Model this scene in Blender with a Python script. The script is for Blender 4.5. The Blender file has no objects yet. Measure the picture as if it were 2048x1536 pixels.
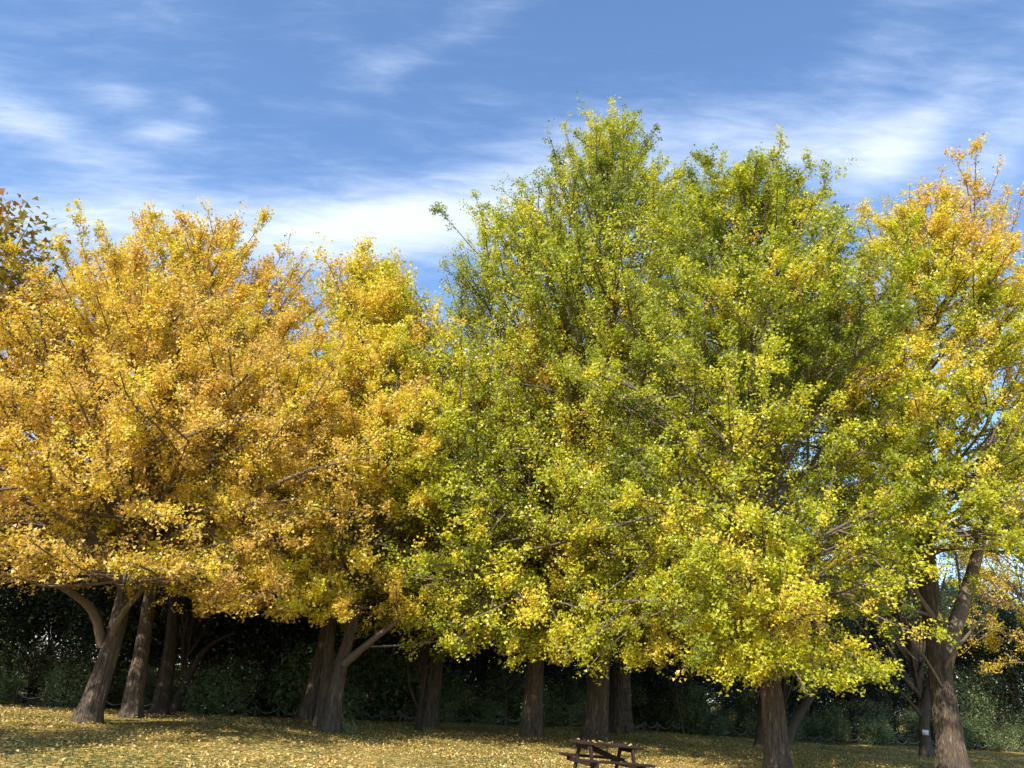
import bpy, math
import numpy as np
from mathutils import Matrix, Vector

R = math.radians
scene = bpy.context.scene
col = scene.collection

# ------------------------------------------------------------------ camera
PITCH, ROLL, FPX, CAM_H = R(21.5), R(4.0), 1539.0, 1.6
cp, sp, cr, sr = math.cos(PITCH), math.sin(PITCH), math.cos(ROLL), math.sin(ROLL)
FW = np.array([0, cp, sp]); RT0 = np.array([1.0, 0, 0]); UP0 = np.array([0, -sp, cp])
RT = RT0 * cr + UP0 * sr
UP = UP0 * cr - RT0 * sr
CAM = np.array([0, 0, CAM_H])
cam_data = bpy.data.cameras.new('camera')
cam = bpy.data.objects.new('camera', cam_data)
col.objects.link(cam)
m = Matrix.Identity(4)
for i in range(3):
    m[i][0], m[i][1], m[i][2], m[i][3] = RT[i], UP[i], -FW[i], CAM[i]
cam.matrix_world = m
cam_data.sensor_width = 36.0
cam_data.lens = 36.0 * FPX / 2048.0
cam_data.clip_end = 3000.0
scene.camera = cam

# ------------------------------------------------------------------ light
SUN_EL, SUN_AZ = R(38), R(28)      # azimuth: from straight behind the camera towards its left
SUN = np.array([-math.sin(SUN_AZ) * math.cos(SUN_EL), -math.cos(SUN_AZ) * math.cos(SUN_EL), math.sin(SUN_EL)])
SKY_STRENGTH = 0.15
EXPOSURE = 0.72
sun_data = bpy.data.lights.new('sun', 'SUN')
sun_data.energy = 4.7
sun_data.angle = R(0.53)
sun_data.color = (1.0, 0.93, 0.82)
sun = bpy.data.objects.new('sun', sun_data)
col.objects.link(sun)
sun.rotation_euler = Vector(-SUN).to_track_quat('-Z', 'Y').to_euler()
sun.location = (-30, -20, 40)

vs = scene.view_settings
vs.view_transform = 'Standard'
vs.look = 'None'
vs.exposure = EXPOSURE
vs.gamma = 1.0
vs.use_curve_mapping = False
cy = scene.cycles
cy.max_bounces = 4
cy.diffuse_bounces = 3
cy.glossy_bounces = 2
cy.transmission_bounces = 3
cy.use_denoising = True
cy.sample_clamp_indirect = 6.0


def ray(px, py):
    d = FW * FPX + (px - 1024.0) * RT - (py - 768.0) * UP
    return d / np.linalg.norm(d)


def gz(x, y):
    """height of the lawn: nearly level, gently uneven"""
    return 0.05 * np.sin(x * 0.21 + 0.7) * np.sin(y * 0.17 + 1.1) + 0.02 * np.sin(x * 0.9 + y * 0.6)


def on_ground(px, py):
    d = ray(px, py)
    t = -CAM_H / d[2]
    p = CAM + d * t
    return np.array([p[0], p[1], float(gz(p[0], p[1]))])


def at_y(px, py, y):
    d = ray(px, py)
    return CAM + d * (y / d[1])


# node helpers ---------------------------------------------------------
class NT:
    def __init__(self, tree):
        self.t = tree
        self.n = tree.nodes
        self.l = tree.links

    def node(self, typ, **kw):
        nd = self.n.new(typ)
        for k, v in kw.items():
            setattr(nd, k, v)
        return nd

    def put(self, sock, v):
        if isinstance(v, bpy.types.NodeSocket):
            self.l.new(v, sock)
        else:
            sock.default_value = v

    def math(self, op, a, b=0.0, c=0.0, clamp=False):
        nd = self.node('ShaderNodeMath', operation=op, use_clamp=clamp)
        self.put(nd.inputs[0], a); self.put(nd.inputs[1], b); self.put(nd.inputs[2], c)
        return nd.outputs[0]

    def vmath(self, op, a, b=None):
        nd = self.node('ShaderNodeVectorMath', operation=op)
        self.put(nd.inputs[0], a)
        if b is not None:
            self.put(nd.inputs[1], b)
        return nd

    def mix(self, f, a, b, typ='MIX'):
        nd = self.node('ShaderNodeMix', data_type='RGBA', blend_type=typ)
        self.put(nd.inputs[0], f); self.put(nd.inputs[6], a); self.put(nd.inputs[7], b)
        return nd.outputs[2]

    def noise(self, vec, scale, detail=4.0, rough=0.55, dist=0.0):
        nd = self.node('ShaderNodeTexNoise')
        if vec is not None:
            self.l.new(vec, nd.inputs['Vector'])
        nd.inputs['Scale'].default_value = scale
        nd.inputs['Detail'].default_value = detail
        nd.inputs['Roughness'].default_value = rough
        nd.inputs['Distortion'].default_value = dist
        return nd

    def mapping(self, vec, scale=(1, 1, 1), rot=(0, 0, 0), loc=(0, 0, 0)):
        nd = self.node('ShaderNodeMapping')
        self.l.new(vec, nd.inputs['Vector'])
        nd.inputs['Scale'].default_value = scale
        nd.inputs['Rotation'].default_value = rot
        nd.inputs['Location'].default_value = loc
        return nd.outputs[0]

    def ramp(self, f, stops, interp='LINEAR'):
        nd = self.node('ShaderNodeValToRGB')
        nd.color_ramp.interpolation = interp
        e = nd.color_ramp.elements
        while len(e) > 1:
            e.remove(e[-1])
        for i, (p, c) in enumerate(stops):
            el = e[0] if i == 0 else e.new(p)
            el.position = p
            el.color = (c[0], c[1], c[2], 1) if hasattr(c, '__len__') else (c, c, c, 1)
        self.put(nd.inputs[0], f)
        return nd.outputs[0]


# ------------------------------------------------------------------ world
world = bpy.data.worlds.new('World')
scene.world = world
world.use_nodes = True
W = NT(world.node_tree)
W.n.clear()
wout = W.node('ShaderNodeOutputWorld')
bg = W.node('ShaderNodeBackground')
bg.inputs[1].default_value = SKY_STRENGTH
sky = W.node('ShaderNodeTexSky', sky_type='NISHITA')
sky.sun_disc = False
sky.sun_elevation = SUN_EL
# Nishita: rotation 0 puts the sun towards +Y and grows clockwise seen from above
sky.sun_rotation = math.atan2(SUN[0], SUN[1])
sky.altitude = 50
sky.air_density = 1.0
sky.dust_density = 0.15
sky.ozone_density = 4.0
tc = W.node('ShaderNodeTexCoord')
dirv = tc.outputs['Generated']
sx = W.node('ShaderNodeSeparateXYZ')
W.l.new(dirv, sx.inputs[0])
den = W.math('ADD', W.math('MAXIMUM', sx.outputs[2], 0.0), 0.12)
comb = W.node('ShaderNodeCombineXYZ')
W.l.new(W.math('DIVIDE', sx.outputs[0], den), comb.inputs[0])
W.l.new(W.math('DIVIDE', sx.outputs[1], den), comb.inputs[1])
plane = comb.outputs[0]
n_big = W.noise(W.mapping(plane, (1.0, 2.4, 1), (0, 0, R(-28))), 2.2, 8, 0.66, 0.35).outputs[0]
n_fine = W.noise(W.mapping(plane, (1.0, 3.4, 1), (0, 0, R(24)), (3, 1, 0)), 7.5, 7, 0.62, 0.35).outputs[0]


def blob(px, py, tx, ty, su, sv, amp):
    """a bank of cloud round one direction of the sky, long along (tx, ty)"""
    c = ray(px, py)
    u = ray(px + tx, py + ty) - c
    u -= c * np.dot(u, c)
    u /= np.linalg.norm(u)
    v = np.cross(c, u)
    d = W.vmath('SUBTRACT', dirv, tuple(c)).outputs[0]
    du = W.vmath('DOT_PRODUCT', d, tuple(u)).outputs['Value']
    dv = W.vmath('DOT_PRODUCT', d, tuple(v)).outputs['Value']
    a = W.math('POWER', W.math('ABSOLUTE', W.math('DIVIDE', du, su / FPX)), 2.0)
    b = W.math('POWER', W.math('ABSOLUTE', W.math('DIVIDE', dv, sv / FPX)), 2.0)
    g = W.math('EXPONENT', W.math('MULTIPLY', W.math('ADD', a, b), -1.0))
    return W.math('MULTIPLY', g, amp)


blobs = [blob(700, 460, 300, -18, 330, 72, 1.0), blob(1080, 380, 300, -60, 330, 85, 0.7),
         blob(1690, 300, 200, 25, 200, 70, 0.5), blob(150, 440, 300, -40, 260, 85, 0.75),
         blob(60, 245, 200, 90, 150, 45, 0.55), blob(325, 268, 200, -12, 70, 22, 0.6),
         blob(250, 196, 200, 10, 60, 22, 0.45), blob(395, 208, 200, 60, 40, 16, 0.4),
         blob(1860, 240, 200, -190, 260, 45, 0.45), blob(2040, 260, 160, -190, 260, 60, 0.45),
         blob(1800, 90, 120, -190, 160, 90, 0.28), blob(870, 90, 300, -125, 260, 34, 0.3),
         blob(1400, 250, 300, -10, 360, 75, 0.25), blob(100, 60, 300, -40, 330, 130, 0.16)]
acc = blobs[0]
for b in blobs[1:]:
    acc = W.math('ADD', acc, b)
# thin cloud everywhere, thicker low down
low = W.math('POWER', W.math('SUBTRACT', 1.0, W.math('MAXIMUM', sx.outputs[2], 0.0)), 5.0)
acc = W.math('ADD', acc, W.math('MULTIPLY', low, 0.55))
tex = W.math('ADD', W.math('MULTIPLY', n_big, 0.55), W.math('MULTIPLY', n_fine, 0.55))
texr = W.node('ShaderNodeMapRange')
texr.interpolation_type = 'SMOOTHSTEP'
W.l.new(W.math('ADD', W.math('MULTIPLY', acc, 0.62), tex), texr.inputs[0])
texr.inputs[1].default_value = 0.52
texr.inputs[2].default_value = 1.36
cov = W.math('MULTIPLY', texr.outputs[0], 0.86, clamp=True)
cloud_col = W.mix(cov, (3.2, 4.0, 5.6, 1), (4.7, 5.0, 5.5, 1))
hsv = W.node('ShaderNodeHueSaturation')
hsv.inputs['Saturation'].default_value = 1.03
hsv.inputs['Value'].default_value = 1.13
W.l.new(sky.outputs[0], hsv.inputs['Color'])
W.l.new(W.mix(cov, hsv.outputs[0], cloud_col), bg.inputs[0])
W.l.new(bg.outputs[0], wout.inputs[0])
world.cycles.sampling_method = 'NONE'


# ------------------------------------------------------------------ materials
def material(name):
    mt = bpy.data.materials.new(name)
    mt.use_nodes = True
    t = NT(mt.node_tree)
    t.n.clear()
    out = t.node('ShaderNodeOutputMaterial')
    return mt, t, out


LEAF_STOPS = [(0.0, (0.175, 0.215, 0.012)), (0.22, (0.365, 0.395, 0.018)), (0.45, (0.61, 0.595, 0.030)),
              (0.62, (0.76, 0.61, 0.050)), (0.80, (0.74, 0.51, 0.080)), (1.0, (0.64, 0.42, 0.13))]


def leaf_material(name, stops, transl=0.46, gloss=0.35, rough=0.45):
    mt, t, out = material(name)
    at = t.node('ShaderNodeAttribute', attribute_name='tint')
    sep = t.node('ShaderNodeSeparateColor')
    t.l.new(at.outputs['Color'], sep.inputs[0])
    c = t.ramp(sep.outputs[0], stops)
    c = t.mix(1.0, c, sep.outputs[1], 'MULTIPLY')
    p0 = t.node('ShaderNodeBsdfDiffuse')
    t.l.new(c, p0.inputs[0])
    gl = t.node('ShaderNodeBsdfGlossy')
    gl.inputs['Roughness'].default_value = rough
    gl.inputs[0].default_value = (1, 1, 1, 1)
    p = t.node('ShaderNodeMixShader')
    p.inputs[0].default_value = gloss * 0.16
    t.l.new(p0.outputs[0], p.inputs[1]); t.l.new(gl.outputs[0], p.inputs[2])
    tr = t.node('ShaderNodeBsdfTranslucent')
    t.l.new(t.mix(1.0, c, (1.15, 1.1, 0.6, 1), 'MULTIPLY'), tr.inputs[0])
    mx = t.node('ShaderNodeMixShader')
    mx.inputs[0].default_value = transl
    t.l.new(p.outputs[0], mx.inputs[1]); t.l.new(tr.outputs[0], mx.inputs[2])
    t.l.new(mx.outputs[0], out.inputs[0])
    return mt


M = {}
M['ginkgo_leaf'] = leaf_material('ginkgo_leaf', LEAF_STOPS)
M['plane_leaf'] = leaf_material('plane_leaf', [(0, (0.09, 0.13, 0.02)), (0.4, (0.27, 0.23, 0.03)),
                                              (0.7, (0.33, 0.14, 0.03)), (1, (0.22, 0.06, 0.03))], 0.4)
M['dark_leaf'] = leaf_material('evergreen_leaf', [(0, (0.012, 0.026, 0.009)), (0.5, (0.028, 0.052, 0.014)),
                                                 (1, (0.06, 0.085, 0.022))], 0.22, 0.5, 0.35)
M['shrub_leaf'] = leaf_material('shrub_leaf', [(0, (0.07, 0.12, 0.036)), (0.5, (0.19, 0.26, 0.095)),
                                              (1, (0.36, 0.38, 0.19))], 0.3, 0.5, 0.4)
M['fallen_leaf'] = leaf_material('fallen_leaf', [(0, (0.20, 0.125, 0.045)), (0.4, (0.40, 0.27, 0.08)),
                                                (0.75, (0.62, 0.44, 0.12)), (1, (0.74, 0.62, 0.30))], 0.2, 0.25, 0.6)
M['grass'] = leaf_material('grass_blade', [(0, (0.05, 0.075, 0.012)), (0.5, (0.10, 0.125, 0.02)),
                                          (1, (0.26, 0.21, 0.07))], 0.3, 0.3, 0.5)


def bark_material(name, dark, light, scale=1.0, bump=0.6):
    mt, t, out = material(name)
    g = t.node('ShaderNodeTexCoord').outputs['Object']
    v = t.mapping(g, (15 * scale, 15 * scale, 1.9 * scale))
    n1 = t.noise(v, 1.5, 7, 0.65, 0.6).outputs[0]
    n2 = t.noise(g, 1.1, 4, 0.6).outputs[0]
    n3 = t.noise(t.mapping(g, (40, 40, 10)), 1.0, 4, 0.7).outputs[0]
    hgt = t.ramp(n1, [(0.30, 0.0), (0.47, 0.35), (0.62, 1.0)])
    mid = tuple((a + b) * 0.5 for a, b in zip(dark, light))
    c = t.ramp(n1, [(0.28, dark), (0.50, mid), (0.70, light)])
    c = t.mix(t.math('MULTIPLY', n2, 0.45), c, (*dark, 1))
    c = t.mix(0.5, c, t.mix(1.0, c, t.ramp(n3, [(0.2, 0.55), (0.8, 1.5)]), 'MULTIPLY'))
    p = t.node('ShaderNodeBsdfPrincipled')
    t.l.new(c, p.inputs['Base Color'])
    p.inputs['Roughness'].default_value = 0.9
    p.inputs['Specular IOR Level'].default_value = 0.15
    b = t.node('ShaderNodeBump')
    b.inputs['Strength'].default_value = bump
    b.inputs['Distance'].default_value = 0.06
    t.l.new(t.math('ADD', hgt, t.math('MULTIPLY', n3, 0.4)), b.inputs['Height'])
    t.l.new(b.outputs[0], p.inputs['Normal'])
    t.l.new(p.outputs[0], out.inputs[0])
    return mt


M['bark'] = bark_material('ginkgo_bark', (0.026, 0.018, 0.013), (0.42, 0.32, 0.23), 1.0, 1.0)
M['twig'] = bark_material('ginkgo_twig', (0.10, 0.075, 0.055), (0.27, 0.21, 0.16), 2.0, 0.3)
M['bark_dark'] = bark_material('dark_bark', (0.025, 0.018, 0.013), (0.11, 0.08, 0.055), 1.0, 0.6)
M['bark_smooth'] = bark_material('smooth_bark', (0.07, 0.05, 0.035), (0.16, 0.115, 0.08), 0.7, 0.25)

# wood of the picnic table
mt, t, out = material('weathered_wood')
g = t.node('ShaderNodeTexCoord').outputs['Object']
n1 = t.noise(t.mapping(g, (3, 30, 30)), 1.0, 5, 0.6, 0.5).outputs[0]
n2 = t.noise(g, 3.0, 4, 0.6).outputs[0]
c = t.ramp(n1, [(0.3, (0.012, 0.008, 0.006)), (0.55, (0.036, 0.022, 0.016)), (0.75, (0.085, 0.060, 0.046))])
c = t.mix(t.math('MULTIPLY', n2, 0.5), c, (0.035, 0.018, 0.012, 1))
p = t.node('ShaderNodeBsdfPrincipled')
t.l.new(c, p.inputs['Base Color'])
p.inputs['Roughness'].default_value = 0.85
p.inputs['Specular IOR Level'].default_value = 0.15
b = t.node('ShaderNodeBump'); b.inputs['Strength'].default_value = 0.4; b.inputs['Distance'].default_value = 0.004
t.l.new(n1, b.inputs['Height']); t.l.new(b.outputs[0], p.inputs['Normal'])
t.l.new(p.outputs[0], out.inputs[0])
M['wood'] = mt


def plain(name, c, rough=0.6, var=0.25, scale=14.0):
    mt, t, out = material(name)
    g = t.node('ShaderNodeTexCoord').outputs['Object']
    n = t.noise(g, scale, 4, 0.6).outputs[0]
    p = t.node('ShaderNodeBsdfPrincipled')
    t.l.new(t.mix(1.0, (*c, 1), t.ramp(n, [(0.25, 1 - var), (0.75, 1 + var * 0.4)]), 'MULTIPLY'), p.inputs['Base Color'])
    p.inputs['Roughness'].default_value = rough
    t.l.new(p.outputs[0], out.inputs[0])
    return mt


M['post'] = plain('fence_post', (0.13, 0.12, 0.10), 0.8)
M['rope'] = plain('fence_chain', (0.38, 0.37, 0.33), 0.7)
M['card'] = plain('white_card', (0.80, 0.80, 0.78), 0.5, 0.1, 60)
M['scar'] = plain('cut_wood', (0.24, 0.15, 0.08), 0.8, 0.5, 30)

# lawn: dry grass with green patches and a film of small fallen leaves
mt, t, out = material('lawn')
g = t.node('ShaderNodeTexCoord').outputs['Object']
big = t.noise(g, 0.16, 5, 0.6, 0.3).outputs[0]
med = t.noise(g, 1.3, 5, 0.65).outputs[0]
fine = t.noise(g, 22.0, 4, 0.7).outputs[0]
vor = t.node('ShaderNodeTexVoronoi'); vor.inputs['Scale'].default_value = 16.0
t.l.new(g, vor.inputs['Vector'])
vsep = t.node('ShaderNodeSeparateColor'); t.l.new(vor.outputs['Color'], vsep.inputs[0])
grass = t.ramp(fine, [(0.3, (0.030, 0.048, 0.012)), (0.7, (0.10, 0.12, 0.03))])
dry = t.ramp(fine, [(0.3, (0.16, 0.105, 0.034)), (0.7, (0.36, 0.25, 0.09))])
base = t.mix(t.ramp(t.math('ADD', t.math('MULTIPLY', big, 0.6), t.math('MULTIPLY', med, 0.5)), [(0.47, 0.0), (0.60, 1.0)]), dry, grass)
leafc = t.ramp(vsep.outputs[0], [(0.0, (0.26, 0.165, 0.045)), (0.6, (0.50, 0.34, 0.08)), (1.0, (0.64, 0.50, 0.18))])
leafm = t.ramp(t.math('ADD', vsep.outputs[1], t.math('MULTIPLY', t.math('SUBTRACT', med, 0.5), 0.9)), [(0.48, 0.0), (0.56, 1.0)])
c = t.mix(leafm, base, leafc)
p = t.node('ShaderNodeBsdfPrincipled')
t.l.new(c, p.inputs['Base Color'])
p.inputs['Roughness'].default_value = 0.95
p.inputs['Specular IOR Level'].default_value = 0.1
b = t.node('ShaderNodeBump'); b.inputs['Strength'].default_value = 0.8; b.inputs['Distance'].default_value = 0.03
t.l.new(fine, b.inputs['Height']); t.l.new(b.outputs[0], p.inputs['Normal'])
t.l.new(p.outputs[0], out.inputs[0])
M['lawn'] = mt


# ------------------------------------------------------------------ mesh helpers
def mesh_from(name, verts, faces, smooth=False):
    """verts (n,3); faces (m,k) all of one size, or a list of such arrays"""
    me = bpy.data.meshes.new(name)
    if not isinstance(faces, list):
        faces = [faces]
    faces = [f for f in faces if len(f)]
    me.vertices.add(len(verts))
    me.vertices.foreach_set('co', np.ascontiguousarray(verts, dtype=np.float32).ravel())
    idx = np.concatenate([f.ravel() for f in faces]).astype(np.int32)
    cnt = np.concatenate([np.full(len(f), f.shape[1], np.int32) for f in faces])
    start = np.concatenate([[0], np.cumsum(cnt)[:-1]]).astype(np.int32)
    me.loops.add(len(idx))
    me.loops.foreach_set('vertex_index', idx)
    me.polygons.add(len(cnt))
    me.polygons.foreach_set('loop_start', start)
    me.polygons.foreach_set('loop_total', cnt)
    if smooth:
        me.polygons.foreach_set('use_smooth', np.ones(len(cnt), bool))
    me.update(calc_edges=True)
    return me


def obj(name, me, mat, parent=None, kind=None):
    o = bpy.data.objects.new(name, me)
    if mat is not None and not me.materials:
        me.materials.append(mat)
    col.objects.link(o)
    if parent is not None:
        o.parent = parent
    if kind:
        o['kind'] = kind
    return o


def tag(o, label, cat, group=None):
    o['label'] = label
    o['category'] = cat
    if group:
        o['group'] = group
    return o


def thing(name, label, cat, loc, group=None, rz=0.0):
    o = bpy.data.objects.new(name, None)
    o.empty_display_size = 0.3
    col.objects.link(o)
    o.location = [float(v) for v in loc]
    o.rotation_euler = (0, 0, rz)
    return tag(o, label, cat, group)


def norm(v):
    return v / np.maximum(np.linalg.norm(v, axis=-1, keepdims=True), 1e-9)


def tubes(P, Rad, sides, cap=True):
    """P (n,k,3) polylines, Rad (n,k) -> verts, quads"""
    n, k, _ = P.shape
    T = np.empty_like(P)
    T[:, 1:-1] = P[:, 2:] - P[:, :-2]
    T[:, 0] = P[:, 1] - P[:, 0]
    T[:, -1] = P[:, -1] - P[:, -2]
    T = norm(T)
    ref = np.where(np.abs(T[..., 2:3]) > 0.9, np.array([1.0, 0, 0]), np.array([0, 0, 1.0]))
    # one reference per polyline so that rings do not twist
    ref = np.broadcast_to(ref[:, k // 2:k // 2 + 1], P.shape)
    U = norm(np.cross(T, ref))
    V = np.cross(T, U)
    a = np.arange(sides) * 2 * np.pi / sides
    ring = U[:, :, None, :] * np.cos(a)[None, None, :, None] + V[:, :, None, :] * np.sin(a)[None, None, :, None]
    verts = P[:, :, None, :] + ring * Rad[:, :, None, None]
    i = np.arange(n)[:, None, None] * (k * sides)
    j = np.arange(k - 1)[None, :, None] * sides
    s = np.arange(sides)[None, None, :]
    s2 = (s + 1) % sides
    q = np.stack([i + j + s, i + j + s2, i + j + sides + s2, i + j + sides + s], -1).reshape(-1, 4)
    return verts.reshape(-1, 3), q


def join(parts):
    vs_, fs_, o = [], [], 0
    for v, f in parts:
        vs_.append(v); fs_.append(f + o); o += len(v)
    return np.concatenate(vs_), np.concatenate(fs_)


def bezier(p0, p1, p2, k):
    t = np.linspace(0, 1, k)[None, :, None]
    return (1 - t) ** 2 * p0[:, None] + 2 * t * (1 - t) * p1[:, None] + t * t * p2[:, None]


def sample(P, t):
    """points and tangents at parameter t (n,) on polylines P (n,k,3)"""
    n, k, _ = P.shape
    f = np.clip(t, 0, 0.9999) * (k - 1)
    i = f.astype(int)
    w = (f - i)[:, None]
    r = np.arange(n)
    a, b = P[r, i], P[r, i + 1]
    return a * (1 - w) + b * w, norm(b - a)


def plength(P):
    return np.linalg.norm(np.diff(P, axis=1), axis=2).sum(1)


def resample(pts, k):
    pts = np.asarray(pts, float)
    d = np.concatenate([[0], np.cumsum(np.linalg.norm(np.diff(pts, axis=0), axis=1))])
    t = np.linspace(0, d[-1], k)
    out = np.stack([np.interp(t, d, pts[:, i]) for i in range(3)], 1)
    for _ in range(2):                        # soften corners
        out[1:-1] = 0.25 * out[:-2] + 0.5 * out[1:-1] + 0.25 * out[2:]
    return out


def leaf_mesh(name, pos, nrm, axis, size, tint, shade, wide=1.05, fold=0.16):
    """fan-shaped leaves: the stalk end and the two corners of the fan, one face each"""
    n = len(pos)
    axis = norm(axis - nrm * (axis * nrm).sum(1, keepdims=True))
    side = np.cross(nrm, axis)
    s = size[:, None]
    v = np.empty((n, 3, 3), np.float32)
    v[:, 0] = pos
    v[:, 1] = pos + s * (axis * 0.80 + side * 0.52 * wide + nrm * fold)
    v[:, 2] = pos + s * (axis * 0.80 - side * 0.52 * wide + nrm * fold)
    f = np.arange(n * 3).reshape(n, 3)
    me = mesh_from(name, v.reshape(-1, 3), f)
    at = me.attributes.new('tint', 'FLOAT_COLOR', 'FACE')
    c = np.ones((n, 4), np.float32)
    c[:, 0] = np.clip(tint, 0, 1)
    c[:, 1] = shade
    at.data.foreach_set('color', c.ravel())
    return me


def wave(p, seed, wl):
    """smooth spatial noise in about -1..1 with wavelength wl"""
    r = np.random.default_rng(seed)
    s = np.zeros(len(p))
    for _ in range(6):
        d = r.normal(size=3); d /= np.linalg.norm(d)
        s += np.sin(p @ d * (2 * np.pi / (wl * r.uniform(0.7, 1.6))) + r.uniform(0, 6.28))
    return s / 2.6


def trunk_mesh(name, path, rad, sides=80, k=80, ridge=0.14, seed=1, flare=0.45):
    """a trunk with raised bark ridges and a flaring foot; path in local coordinates"""
    r = np.random.default_rng(seed)
    P = resample(path, k)
    # denser rings low down, where the trunk is seen
    z = np.linspace(0, 1, k) ** 1.7 * (k - 1)
    i = np.minimum(z.astype(int), k - 2); w = (z - i)[:, None]
    P = P[i] * (1 - w) + P[i + 1] * w
    arc = np.concatenate([[0], np.cumsum(np.linalg.norm(np.diff(P, axis=0), axis=1))])
    tt = arc / arc[-1]
    r0 = np.interp(tt, np.linspace(0, 1, len(rad)), rad)
    a = np.arange(sides) * 2 * np.pi / sides
    A, S = np.meshgrid(a, arc)
    lob = 0
    for q in (3, 4, 5, 7):
        lob = lob + np.cos(q * A + r.uniform(0, 6.28)) / 4
    fl = flare * np.exp(-S / 0.42) * (1 + 1.1 * lob)
    rid = 0
    for q in (17, 23, 29, 37):
        rid = rid + np.abs(np.sin(q * 0.5 * A + 1.2 * np.sin(S * r.uniform(0.8, 2.0) + r.uniform(0, 6)) + r.uniform(0, 6))) / 4
    lump = 0.05 * np.sin(2 * A + S * 1.3) + 0.04 * np.sin(3 * A - S * 2.1 + 1)
    RR = r0[:, None] * (1 + fl + ridge * (rid - 0.6) * 2 + lump)
    T = norm(np.gradient(P, axis=0))
    U = norm(np.cross(T, np.array([0, 1.0, 0.02])))
    V = np.cross(T, U)
    v = P[:, None] + (U[:, None] * np.cos(A)[..., None] + V[:, None] * np.sin(A)[..., None]) * RR[..., None]
    v[0, :, 2] = np.minimum(v[0, :, 2], -0.12)
    j = np.arange(k - 1)[:, None] * sides; s = np.arange(sides)[None]; s2 = (s + 1) % sides
    q = np.stack([j + s, j + s2, j + sides + s2, j + sides + s], -1).reshape(-1, 4)
    return mesh_from(name, v.reshape(-1, 3), q, True), P, r0


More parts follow.
